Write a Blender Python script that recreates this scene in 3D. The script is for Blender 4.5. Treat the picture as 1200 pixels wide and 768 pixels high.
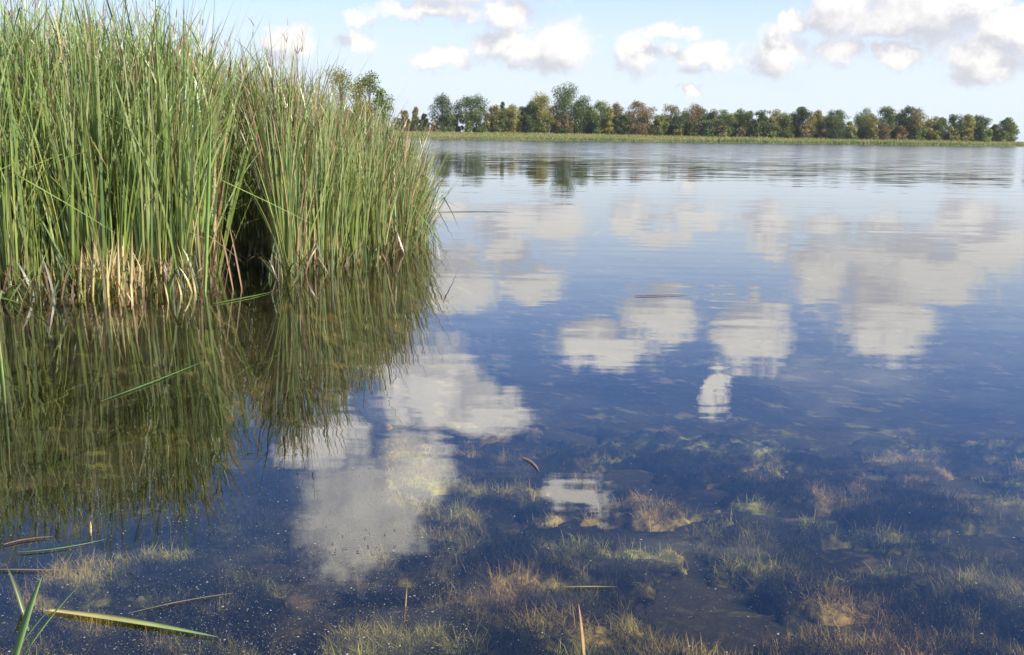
import bpy, math, random
import numpy as np
from mathutils import Matrix, Vector

random.seed(7)
rng = np.random.default_rng(11)
for o in list(bpy.data.objects):
    bpy.data.objects.remove(o)
SC = bpy.context.scene
COL = SC.collection

# ------------------------------------------------------------------ camera
F_PX = 1167.0                       # focal length in photo pixels (photo 1200 x 768)
CAM_H = 1.5
PITCH = math.radians(10.9)
ROLL = math.radians(0.75)
cam_d = bpy.data.cameras.new("camera")
cam = bpy.data.objects.new("camera", cam_d)
COL.objects.link(cam)
RM = Matrix.Rotation(math.radians(90) - PITCH, 3, 'X') @ Matrix.Rotation(ROLL, 3, 'Z')
cam.matrix_world = Matrix.Translation((0, 0, CAM_H)) @ RM.to_4x4()
cam_d.sensor_width = 36
cam_d.lens = F_PX / 1200 * 36
cam_d.clip_start = 0.05
cam_d.clip_end = 12000
SC.camera = cam


def ray(px, py):
    return (RM @ Vector(((px - 600) / F_PX, (384 - py) / F_PX, -1))).normalized()


def on_plane(px, py, z=0.0):
    d = ray(px, py)
    t = (z - CAM_H) / d.z
    return Vector((d.x * t, d.y * t, z))


def at_depth(px, py, Y):
    d = ray(px, py)
    t = Y / d.y
    return Vector((d.x * t, Y, CAM_H + d.z * t))


# ------------------------------------------------------------------ light
SUN_EL = math.radians(38)
SUN_AZ = math.radians(122)          # clockwise from +Y: from the right, a little behind the camera
sun_dir = Vector((math.sin(SUN_AZ) * math.cos(SUN_EL), math.cos(SUN_AZ) * math.cos(SUN_EL), math.sin(SUN_EL)))
sun_d = bpy.data.lights.new("sun", 'SUN')
sun_d.energy = 4.3
sun_d.angle = math.radians(0.5)
sun_d.color = (1.0, 0.93, 0.82)
sun = bpy.data.objects.new("sun", sun_d)
sun.rotation_euler = sun_dir.to_track_quat('Z', 'Y').to_euler()
sun.location = (0, 0, 50)
COL.objects.link(sun)

vs = SC.view_settings
vs.view_transform = 'Standard'
vs.look = 'None'
vs.exposure = 0.85
vs.gamma = 1.0
vs.use_curve_mapping = False


# ------------------------------------------------------------------ node helper
class NT:
    def __init__(self, tree):
        self.t = tree
        self.n = tree.nodes
        self.l = tree.links

    def new(self, typ, ins=None, **props):
        nd = self.n.new(typ)
        for k, v in props.items():
            setattr(nd, k, v)
        if ins:
            for k, v in ins.items():
                self.put(nd.inputs[k], v)
        return nd

    def put(self, sock, v):
        if isinstance(v, bpy.types.NodeSocket):
            self.l.new(v, sock)
        else:
            sock.default_value = v

    def math(self, op, a, b=None, c=None, clamp=False):
        nd = self.n.new('ShaderNodeMath')
        nd.operation = op
        nd.use_clamp = clamp
        for i, v in enumerate((a, b, c)):
            if v is not None:
                self.put(nd.inputs[i], v)
        return nd.outputs[0]

    def vec(self, op, a, b=None, c=None):
        nd = self.n.new('ShaderNodeVectorMath')
        nd.operation = op
        for i, v in enumerate((a, b, c)):
            if v is not None:
                self.put(nd.inputs[i], v)
        return nd.outputs['Value'] if op in ('LENGTH', 'DOT_PRODUCT', 'DISTANCE') else nd.outputs['Vector']

    def noise(self, vec, scale, detail=3.0, rough=0.5, dist=0.0):
        nd = self.new('ShaderNodeTexNoise', {'Scale': scale, 'Detail': detail, 'Roughness': rough, 'Distortion': dist})
        self.l.new(vec, nd.inputs['Vector'])
        return nd

    def rng(self, v, a, b, c=0.0, d=1.0, smooth=True):
        nd = self.new('ShaderNodeMapRange', {0: v, 1: a, 2: b, 3: c, 4: d})
        nd.interpolation_type = 'SMOOTHSTEP' if smooth else 'LINEAR'
        return nd.outputs[0]

    def mix(self, f, a, b, mode='MIX'):
        nd = self.n.new('ShaderNodeMix')
        nd.data_type = 'RGBA'
        nd.blend_type = mode
        self.put(nd.inputs[0], f)
        self.put(nd.inputs[6], a)
        self.put(nd.inputs[7], b)
        return nd.outputs[2]


# ------------------------------------------------------------------ sky with cumulus
world = bpy.data.worlds.new("World")
SC.world = world
world.use_nodes = True
W = NT(world.node_tree)
W.n.clear()


def azel(px, py, mirror=False):
    d = ray(px, py)
    z = -d.z if mirror else d.z
    return math.atan2(d.x, d.y), math.asin(z)


CL = []   # (az, el, r_az, r_el)
def cloud(px, py, rx, ry, m=False):
    a, e = azel(px, py, m)
    a2, _ = azel(px + rx, py, m)
    _, e2 = azel(px, py + ry, m)
    CL.append((a, e, abs(a2 - a), abs(e2 - e)))

# seen directly over the lake
for c in [(595, 18, 30, 22), (592, 50, 36, 18), (655, 54, 36, 30), (620, 62, 46, 18),
          (745, 62, 26, 23), (787, 37, 30, 10), (820, 68, 36, 17),
          (910, 64, 32, 25), (930, 25, 16, 13), (978, 60, 38, 18), (1062, 22, 72, 24), (1115, 14, 42, 22),
          (1050, 66, 26, 15), (1155, 66, 44, 26), (1195, 44, 36, 22),
          (420, 52, 22, 13), (426, 25, 20, 13), (338, 47, 36, 18), (520, 70, 32, 12), (500, 12, 56, 14),
          (813, 105, 12, 7)]:
    cloud(*c)
# higher up, seen mirrored in the lake
for c in [(624, 332, 36, 20), (532, 332, 46, 34), (775, 372, 44, 30), (705, 405, 56, 26), (882, 395, 40, 36),
          (842, 455, 15, 28), (860, 350, 26, 8), (1040, 372, 56, 48), (1065, 318, 70, 40),
          (960, 318, 40, 34), (505, 452, 56, 52), (565, 482, 46, 32), (420, 598, 66, 66),
          (378, 512, 46, 32), (482, 556, 46, 34), (672, 585, 34, 18), (442, 424, 50, 20), 
          (1105, 330, 44, 26), (1150, 300, 50, 20)]:
    cloud(*c, m=True)

grp = bpy.data.node_groups.new("cloud_field", 'ShaderNodeTree')
grp.interface.new_socket("P", in_out='INPUT', socket_type='NodeSocketVector')
grp.interface.new_socket("D", in_out='INPUT', socket_type='NodeSocketVector')
grp.interface.new_socket("F", in_out='OUTPUT', socket_type='NodeSocketFloat')
G = NT(grp)
gi = G.n.new('NodeGroupInput')
go = G.n.new('NodeGroupOutput')
P0 = gi.outputs['P']
w1 = G.noise(P0, 16.0, 2.0, 0.5)
w2 = G.noise(P0, 46.0, 5.0, 0.68)
warp = G.vec('MULTIPLY_ADD', w1.outputs['Color'], (0.040, 0.022, 0.0), (-0.020, -0.011, 0.0))
warp2 = G.vec('MULTIPLY_ADD', w2.outputs['Color'], (0.052, 0.036, 0.0), (-0.026, -0.018, 0.0))
P1 = G.vec('ADD', G.vec('ADD', P0, warp), warp2)
f = None
for (a, e, ra, re) in CL:
    q = G.vec('MULTIPLY_ADD', P1, (1 / ra, 1 / re, 0.0), (-a / ra, -e / re, 0.0))
    ln = G.vec('LENGTH', q)
    f = ln if f is None else G.math('SMOOTH_MIN', f, ln, 0.12)
w3 = G.noise(P0, 34.0, 7.0, 0.60)
front = G.math('ADD', G.math('SUBTRACT', 1.46, f), G.math('MULTIPLY', G.math('SUBTRACT', w3.outputs[0], 0.5), 1.25))
# the same broken cumulus over the rest of the sky
sep = G.new('ShaderNodeSeparateXYZ', {0: gi.outputs['D']})
zz = G.math('ADD', G.math('MAXIMUM', sep.outputs[2], 0.0), 0.10)
plane = G.new('ShaderNodeCombineXYZ', {0: G.math('DIVIDE', sep.outputs[0], zz), 1: G.math('DIVIDE', sep.outputs[1], zz), 2: 0.0}).outputs[0]
nn = G.noise(plane, 1.1, 5.0, 0.55)
rest = G.math('MULTIPLY', G.math('SUBTRACT', nn.outputs[0], 0.60), 5.0)
sp = G.new('ShaderNodeSeparateXYZ', {0: P0})
away = G.math('MAXIMUM', G.rng(G.math('ABSOLUTE', sp.outputs[0]), 0.58, 0.75), G.rng(sp.outputs[1], 0.48, 0.62))
fld = G.math('ADD', G.math('MULTIPLY', front, G.math('SUBTRACT', 1.0, away)), G.math('MULTIPLY', rest, away))
G.l.new(fld, go.inputs['F'])

tc = W.new('ShaderNodeTexCoord')
D = W.vec('NORMALIZE', tc.outputs['Generated'])
sxyz = W.new('ShaderNodeSeparateXYZ', {0: D})
az = W.math('ARCTAN2', sxyz.outputs[0], sxyz.outputs[1])
el = W.math('ARCSINE', sxyz.outputs[2])
P = W.new('ShaderNodeCombineXYZ', {0: az, 1: el, 2: 0.0}).outputs[0]
g1 = W.n.new('ShaderNodeGroup'); g1.node_tree = grp
W.l.new(P, g1.inputs[0]); W.l.new(D, g1.inputs[1])
g2 = W.n.new('ShaderNodeGroup'); g2.node_tree = grp
W.l.new(W.vec('ADD', P, (0.013, 0.020, 0.0)), g2.inputs[0])
W.l.new(W.vec('ADD', D, (0.010, 0.0, 0.020)), g2.inputs[1])
F1 = g1.outputs[0]
dens = W.rng(F1, 0.0, 0.80)
lit = W.rng(W.math('SUBTRACT', F1, g2.outputs[0]), -0.62, 0.62)
# cloud tops gain brightness above the haze near the horizon
elf = W.rng(el, 0.10, 0.32, 1.0, 2.5)
ccol = W.mix(lit, (0.385, 0.385, 0.415, 1), (0.585, 0.57, 0.55, 1))
ccol = W.vec('SCALE', ccol)
W.l.new(elf, ccol.node.inputs['Scale'])
sky = W.new('ShaderNodeTexSky', sky_type='NISHITA')
sky.sun_disc = False
sky.sun_elevation = SUN_EL
sky.sun_rotation = SUN_AZ
sky.air_density = 1.0
sky.dust_density = 1.0
sky.ozone_density = 1.6
SKY_STR = 0.105
hz = W.rng(el, 0.03, 0.26, 0.94, 0.0)          # pale summer haze low over the land
skyt = W.vec('MULTIPLY', sky.outputs[0], (0.62, 0.86, 1.36))
skyc = W.mix(hz, skyt, (0.49 / SKY_STR, 0.54 / SKY_STR, 0.585 / SKY_STR, 1))
cl_full = W.vec('SCALE', ccol)
cl_full.node.inputs['Scale'].default_value = 1 / SKY_STR
veil = W.noise(W.vec('MULTIPLY', P, (2.2, 7.0, 1.0)), 2.0, 5.0, 0.55)
dens = W.math('MAXIMUM', dens, W.rng(veil.outputs[0], 0.50, 0.80, 0.0, 0.32))
fade = W.rng(el, -0.01, 0.05)
allc = W.mix(W.math('MULTIPLY', W.math('MULTIPLY', dens, fade), 0.94), skyc, cl_full)
bg = W.new('ShaderNodeBackground', {'Color': allc, 'Strength': SKY_STR})
wo = W.new('ShaderNodeOutputWorld', {'Surface': bg.outputs[0]})


# ------------------------------------------------------------------ mesh helpers
def mesh_np(name, verts, faces, cols=None, mat=None, smooth=False):
    verts = np.asarray(verts, np.float32).reshape(-1, 3)
    faces = np.asarray(faces, np.int32)
    k = faces.shape[1]
    me = bpy.data.meshes.new(name)
    me.vertices.add(len(verts))
    me.vertices.foreach_set('co', verts.ravel())
    me.loops.add(faces.size)
    me.loops.foreach_set('vertex_index', faces.ravel())
    me.polygons.add(len(faces))
    me.polygons.foreach_set('loop_start', np.arange(0, faces.size, k, dtype=np.int32))
    me.polygons.foreach_set('loop_total', np.full(len(faces), k, np.int32))
    if smooth:
        me.polygons.foreach_set('use_smooth', np.ones(len(faces), bool))
    if cols is not None:
        ca = me.color_attributes.new('Col', 'FLOAT_COLOR', 'POINT')
        c4 = np.ones((len(verts), 4), np.float32)
        c4[:, :3] = np.asarray(cols).reshape(-1, 3)
        ca.data.foreach_set('color', c4.ravel())
    if mat:
        me.materials.append(mat)
    me.update(calc_edges=True)
    return me


def obj(name, me, parent=None, loc=None):
    o = bpy.data.objects.new(name, me)
    COL.objects.link(o)
    if parent is not None:
        o.parent = parent
    if loc is not None:
        o.location = loc
    return o


def tag(o, label=None, cat=None, group=None, kind=None):
    if label: o['label'] = label
    if cat: o['category'] = cat
    if group: o['group'] = group
    if kind: o['kind'] = kind
    return o


# ------------------------------------------------------------------ materials
def leaf_mat(name, trans=0.35, gloss=0.06, var=0.25, nscale=6.0):
    m = bpy.data.materials.new(name)
    m.use_nodes = True
    T = NT(m.node_tree)
    T.n.clear()
    att = T.new('ShaderNodeAttribute', attribute_name='Col')
    oi = T.new('ShaderNodeObjectInfo')
    geo = T.new('ShaderNodeNewGeometry')
    nz = T.noise(geo.outputs['Position'], nscale, 4.0, 0.65)
    v = T.math('ADD', T.math('MULTIPLY', nz.outputs[0], var * 1.4), 1.0 - var * 0.7)
    v = T.math('MULTIPLY', v, T.math('ADD', T.math('MULTIPLY', oi.outputs['Random'], var), 1.0 - var * 0.5))
    col = T.vec('SCALE', att.outputs['Color'])
    T.l.new(v, col.node.inputs['Scale'])
    df = T.new('ShaderNodeBsdfDiffuse', {'Color': col})
    tr = T.new('ShaderNodeBsdfTranslucent', {'Color': T.vec('MULTIPLY', col, (1.15, 1.1, 0.6))})
    gl = T.new('ShaderNodeBsdfGlossy', {'Color': (1, 1, 1, 1), 'Roughness': 0.42})
    a = T.new('ShaderNodeMixShader', {0: trans, 1: df.outputs[0], 2: tr.outputs[0]})
    b = T.new('ShaderNodeMixShader', {0: gloss, 1: a.outputs[0], 2: gl.outputs[0]})
    T.new('ShaderNodeOutputMaterial', {'Surface': b.outputs[0]})
    return m


M_REED = leaf_mat('reed_leaf', 0.24, 0.06)
M_TREE = leaf_mat('tree_foliage', 0.30, 0.02, 0.35)
M_WEED = leaf_mat('water_weed', 0.15, 0.0, 0.0, 26.0)
M_MARSH = leaf_mat('marsh_grass', 0.35, 0.02, 0.3)
M_SPECK = leaf_mat('floating_debris', 0.1, 0.05, 0.4)


def bark_mat():
    m = bpy.data.materials.new('bark')
    m.use_nodes = True
    T = NT(m.node_tree)
    bs = T.n['Principled BSDF']
    geo = T.new('ShaderNodeNewGeometry')
    st = T.vec('MULTIPLY', geo.outputs['Position'], (6.0, 6.0, 1.0))
    nz = T.noise(st, 1.5, 4.0)
    T.l.new(T.mix(nz.outputs[0], (0.05, 0.04, 0.03, 1), (0.20, 0.17, 0.13, 1)), bs.inputs['Base Color'])
    bs.inputs['Roughness'].default_value = 0.9
    return m


M_BARK = bark_mat()


def ground_mat():
    m = bpy.data.materials.new('lake_bed_and_meadow')
    m.use_nodes = True
    T = NT(m.node_tree)
    bs = T.n['Principled BSDF']
    geo = T.new('ShaderNodeNewGeometry')
    p = geo.outputs['Position']
    s = T.new('ShaderNodeSeparateXYZ', {0: p})
    n1 = T.noise(p, 1.6, 4.0, 0.6)
    n2 = T.noise(p, 14.0, 4.0, 0.65)
    mud = T.mix(T.rng(n1.outputs[0], 0.35, 0.65), (0.018, 0.016, 0.013, 1), (0.050, 0.042, 0.026, 1))
    mud = T.mix(T.rng(n2.outputs[0], 0.50, 0.75), mud, (0.085, 0.06, 0.032, 1))
    n5 = T.noise(p, 3.6, 5.0, 0.62)
    n6 = T.noise(p, 0.9, 2.0, 0.5)
    slime = T.mix(T.rng(n6.outputs[0], 0.4, 0.62), (0.17, 0.155, 0.055, 1), (0.16, 0.105, 0.055, 1))
    mud = T.mix(T.rng(n5.outputs[0], 0.54, 0.70), mud, slime)
    n3 = T.noise(p, 0.05, 4.0, 0.6)
    n4 = T.noise(p, 2.2, 4.0, 0.6)
    gr = T.mix(T.rng(n3.outputs[0], 0.35, 0.65), (0.16, 0.17, 0.045, 1), (0.26, 0.22, 0.075, 1))
    gr = T.mix(T.math('MULTIPLY', n4.outputs[0], 0.5), gr, (0.09, 0.12, 0.03, 1))
    T.l.new(T.mix(T.rng(s.outputs[2], -0.05, 0.08), mud, gr), bs.inputs['Base Color'])
    bs.inputs['Roughness'].default_value = 0.95
    bs.inputs['Specular IOR Level'].default_value = 0.1
    bp = T.new('ShaderNodeBump', {'Strength': 0.6, 'Distance': 0.03, 'Height': n2.outputs[0]})
    T.l.new(bp.outputs[0], bs.inputs['Normal'])
    return m


def water_mat():
    m = bpy.data.materials.new('lake_water')
    m.use_nodes = True
    T = NT(m.node_tree)
    T.n.clear()
    geo = T.new('ShaderNodeNewGeometry')
    p = geo.outputs['Position']
    s = T.new('ShaderNodeSeparateXYZ', {0: p})
    y = s.outputs[1]
    a = T.noise(T.vec('MULTIPLY', p, (0.40, 2.4, 1.0)), 1.6, 3.0, 0.5)
    b = T.noise(T.vec('MULTIPLY', p, (0.35, 1.2, 1.0)), 0.7, 2.0, 0.5)
    c = T.noise(T.vec('MULTIPLY', p, (0.6, 2.0, 1.0)), 7.0, 2.0, 0.5)
    va = T.vec('SUBTRACT', a.outputs['Color'], (0.5, 0.5, 0.5))
    vb = T.vec('SUBTRACT', b.outputs['Color'], (0.5, 0.5, 0.5))
    vc = T.vec('SUBTRACT', c.outputs['Color'], (0.5, 0.5, 0.5))
    # light wind: calm near the shore, ruffled bands far out
    band = T.noise(T.vec('MULTIPLY', p, (0.10, 0.40, 1.0)), 0.10, 1.0, 0.5)
    wind = T.rng(T.math('ADD', y, T.math('ADD', T.math('MULTIPLY', T.math('SUBTRACT', band.outputs[0], 0.5), 18.0), T.math('MULTIPLY', s.outputs[0], 1.5))), 42.0, 108.0)
    calm = T.noise(T.vec('MULTIPLY', p, (0.25, 1.0, 1.0)), 0.35, 2.0, 0.5)
    amp = T.math('ADD', T.rng(calm.outputs[0], 0.35, 0.7, 0.016, 0.038), T.math('MULTIPLY', wind, 0.30))
    sc = T.vec('SCALE', T.vec('ADD', T.vec('ADD', va, T.vec('MULTIPLY', vb, (0.5, 0.5, 0.5))), T.vec('MULTIPLY', vc, (0.3, 0.3, 0.3))))
    T.l.new(amp, sc.node.inputs['Scale'])
    nrm = T.vec('NORMALIZE', T.vec('ADD', T.vec('MULTIPLY', sc, (0.4, 1.0, 0.0)), (0.0, 0.0, 1.0)))
    # the same reflectance from both sides, so that sunlight reaches the bed
    ior = T.math('ADD', T.math('MULTIPLY', geo.outputs['Backfacing'], 1 / 1.45 - 1.45), 1.45)
    fr = T.new('ShaderNodeFresnel', {'IOR': ior, 'Normal': nrm})
    gl = T.new('ShaderNodeBsdfGlossy', {'Color': (1, 1, 1, 1), 'Roughness': T.math('MULTIPLY', wind, 0.10), 'Normal': nrm})
    tr = T.new('ShaderNodeBsdfTransparent', {'Color': (0.76, 0.75, 0.62, 1)})
    mx = T.new('ShaderNodeMixShader', {0: fr.outputs[0], 1: tr.outputs[0], 2: gl.outputs[0]})
    T.new('ShaderNodeOutputMaterial', {'Surface': mx.outputs[0]})
    return m


# ------------------------------------------------------------------ terrain
# reed bed in plan: for a viewing column, the distance of its front edge and its height
WL = [(-420, 362), (-150, 352), (0, 346), (100, 339), (200, 336), (243, 331), (258, 308), (300, 303), (322, 324), (352, 322),
      (400, 309), (450, 301), (480, 293), (498, 276)]
UU = np.array([w[0] for w in WL], float)
FY = np.array([on_plane(*w).y for w in WL])


def smooth_noise(x, y, seed=0):
    r = np.random.default_rng(seed)
    v = 0
    for k in range(5):
        a, b = r.uniform(-1, 1, 2) * (1.6 ** k)
        ph = r.uniform(0, 6.28)
        v = v + np.sin(a * x + b * y + ph) / (1.35 ** k)
    return v / 2.6


def shore(x, y):
    """> 0 on land"""
    far = y - (350 + 4 * smooth_noise(x * 0.02, 0 * y, 3))
    left = np.minimum(-(x + 0.105 * y + 4.0 + 0.6 * smooth_noise(y * 0.2, 0 * x, 4)), y - 13.5)
    near = 0.7 + 0.25 * smooth_noise(x, 0 * y, 5) - y
    return np.maximum(np.maximum(far, left), near)


def height(x, y):
    x = np.asarray(x, float); y = np.asarray(y, float)
    s = shore(x, y)
    rise = np.interp(x, [-150, -40, 60, 200, 400], [2.5, 2.4, 1.8, 1.2, 1.0])
    land = 0.35 * (1 - np.exp(-np.maximum(s, 0) / 1.5)) + rise * np.clip((y - 352) / 42, 0, 1) \
        + 0.25 * smooth_noise(x * 0.05, y * 0.05, 8) * np.clip(s / 20, 0, 1)
    bed = -1.3 * (1 - np.exp(np.minimum(s, 0) / 6.5)) + 0.07 * smooth_noise(x * 1.3, y * 1.3, 6) * np.clip(-s / 2, 0, 1)
    # muddy shelf built up by the reeds
    yy = np.maximum(y, 3.0)
    u = 600 + x / yy * F_PX
    lat = np.maximum(0, (u - 498) / F_PX * yy)
    d = np.maximum(0, np.interp(u, UU, FY) - y)
    shelf = -0.16 - 0.13 * d - 0.30 * lat - np.maximum(0, y - 26) * 0.1
    bed = np.maximum(bed, np.where(s > 0, bed, shelf + 0.03 * smooth_noise(x * 1.3, y * 1.3, 6)))
    return np.where(s > 0, land, bed)


def axis(neg, pos, fine, step, growth):
    out = [0.0]
    d = step
    while out[-1] < pos:
        if out[-1] > fine: d *= growth
        out.append(out[-1] + d)
    o2 = [0.0]
    d = step
    while o2[-1] > neg:
        if -o2[-1] > fine: d *= growth
        o2.append(o2[-1] - d)
    return np.array(o2[::-1][:-1] + out)


gx = axis(-3500, 3500, 8, 0.16, 1.06)
gy = np.concatenate([np.linspace(-400, -10, 14), axis(-8, 340, 13, 0.16, 1.05), np.linspace(346, 400, 40), np.geomspace(405, 6000, 40)])
gy = np.unique(np.sort(gy))
XX, YY = np.meshgrid(gx, gy)
ZZ = height(XX, YY)
nxg, nyg = len(gx), len(gy)
idx = np.arange(nxg * nyg).reshape(nyg, nxg)
fc = np.stack([idx[:-1, :-1], idx[:-1, 1:], idx[1:, 1:], idx[1:, :-1]], -1).reshape(-1, 4)
ground = obj('ground', mesh_np('ground', np.stack([XX, YY, ZZ], -1), fc, mat=ground_mat(), smooth=True))
tag(ground, 'lake bed rising to the meadow on the far shore', 'ground', kind='structure')

wv = np.array([(-900, -6, 0), (900, -6, 0), (900, 420, 0), (-900, 420, 0)], float)
water = obj('water', mesh_np('water', wv, [[0, 1, 2, 3]], mat=water_mat()))
tag(water, 'calm lake water mirroring blue sky and white clouds', 'water', kind='structure')


# ------------------------------------------------------------------ blades
def blades(base, azim, length, lean, curve, width, twist, cb, cm, ct, nseg=6, tb=None, kink=None, fold=0.0):
    """ribbons with direction changing along the length; returns verts, quads, colours"""
    n = len(base)
    t = np.linspace(0, 1, nseg + 1)
    seg = (length / nseg)[:, None]
    tm = (t[:-1] + t[1:]) / 2
    th = lean[:, None] + curve[:, None] * tm[None, :] ** 1.6
    if tb is not None:
        th = th + np.where(tm[None, :] > tb[:, None], kink[:, None], 0)
    dx = np.sin(th) * seg
    dz = np.cos(th) * seg
    hx = np.concatenate([np.zeros((n, 1)), np.cumsum(dx, 1)], 1)
    hz = np.concatenate([np.zeros((n, 1)), np.cumsum(dz, 1)], 1)
    ca, sa = np.cos(azim)[:, None], np.sin(azim)[:, None]
    ctr = np.stack([base[:, 0:1] + hx * ca, base[:, 1:2] + hx * sa, base[:, 2:3] + hz], -1)
    prof = np.clip(0.75 + 0.6 * t, 0, 1) * (1 - t ** 3.0) + 0.03
    tw = azim[:, None] + math.pi / 2 + twist[:, None] * (0.6 + 0.8 * t[None, :])
    wd = np.stack([np.cos(tw), np.sin(tw), np.zeros_like(tw)], -1) * (width[:, None] * prof[None, :] / 2)[..., None]
    v = np.stack([ctr - wd, ctr + wd], 2)                      # n, s, 2, 3
    c = np.where(t[None, :, None] < 0.35,
                 cb[:, None, :] + (cm - cb)[:, None, :] * (t / 0.35)[None, :, None],
                 cm[:, None, :] + (ct - cm)[:, None, :] * np.clip((t - 0.35) / 0.65, 0, 1)[None, :, None] ** 1.8)
    c = np.repeat(c[:, :, None, :], 2, 2)
    S = nseg + 1
    i0 = (np.arange(n) * S * 2)[:, None] + (np.arange(nseg) * 2)[None, :]
    q = np.stack([i0, i0 + 1, i0 + 3, i0 + 2], -1).reshape(-1, 4)
    return v.reshape(-1, 3), q, c.reshape(-1, 3)


GREENS = np.array([(0.177, 0.238, 0.045), (0.088, 0.157, 0.030), (0.212, 0.281, 0.050), (0.283, 0.302, 0.085), (0.059, 0.119, 0.035), (0.165, 0.259, 0.065)])
TIPS = np.array([(0.26, 0.34, 0.10), (0.34, 0.38, 0.14), (0.37, 0.34, 0.16), (0.19, 0.29, 0.07), (0.22, 0.33, 0.085)])
BASES = np.array([(0.18, 0.24, 0.06), (0.32, 0.30, 0.10), (0.27, 0.21, 0.09), (0.12, 0.18, 0.045)])
DEAD = np.array([(0.48, 0.37, 0.18), (0.40, 0.25, 0.12), (0.31, 0.18, 0.09), (0.56, 0.48, 0.25)])


def pick(tab, n, jit=0.18):
    c = tab[rng.integers(0, len(tab), n)]
    return c * (1 + rng.uniform(-jit, jit, (n, 1)))


# height of the reed bed by viewing column
HT_U = np.array([-420, 0, 100, 200, 250, 300, 340, 400, 450, 480, 498])
HT = np.array([2.98, 3.0, 3.08, 3.0, 2.92, 2.80, 2.66, 2.20, 1.92, 1.60, 1.10])


def reed_xy(u, dY):
    Y = np.interp(u, UU, FY) + dY
    X = (u - 600) / F_PX * Y * 1.005
    return X, Y


def reed_params(n, u, back=False):
    H = np.interp(u, HT_U, HT)
    L = H * rng.uniform(0.25, 1.08, n) ** 0.85
    lean = np.abs(rng.normal(0, 0.12, n)) + 0.5 * (rng.random(n) < 0.05) * rng.random(n)
    curve = np.abs(rng.normal(0, 0.28, n))
    wd = rng.uniform(0.014, 0.034, n)
    az = rng.uniform(0, 2 * math.pi, n)
    tw = rng.normal(0, 0.9, n)
    return L, lean, curve, wd, az, tw


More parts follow.
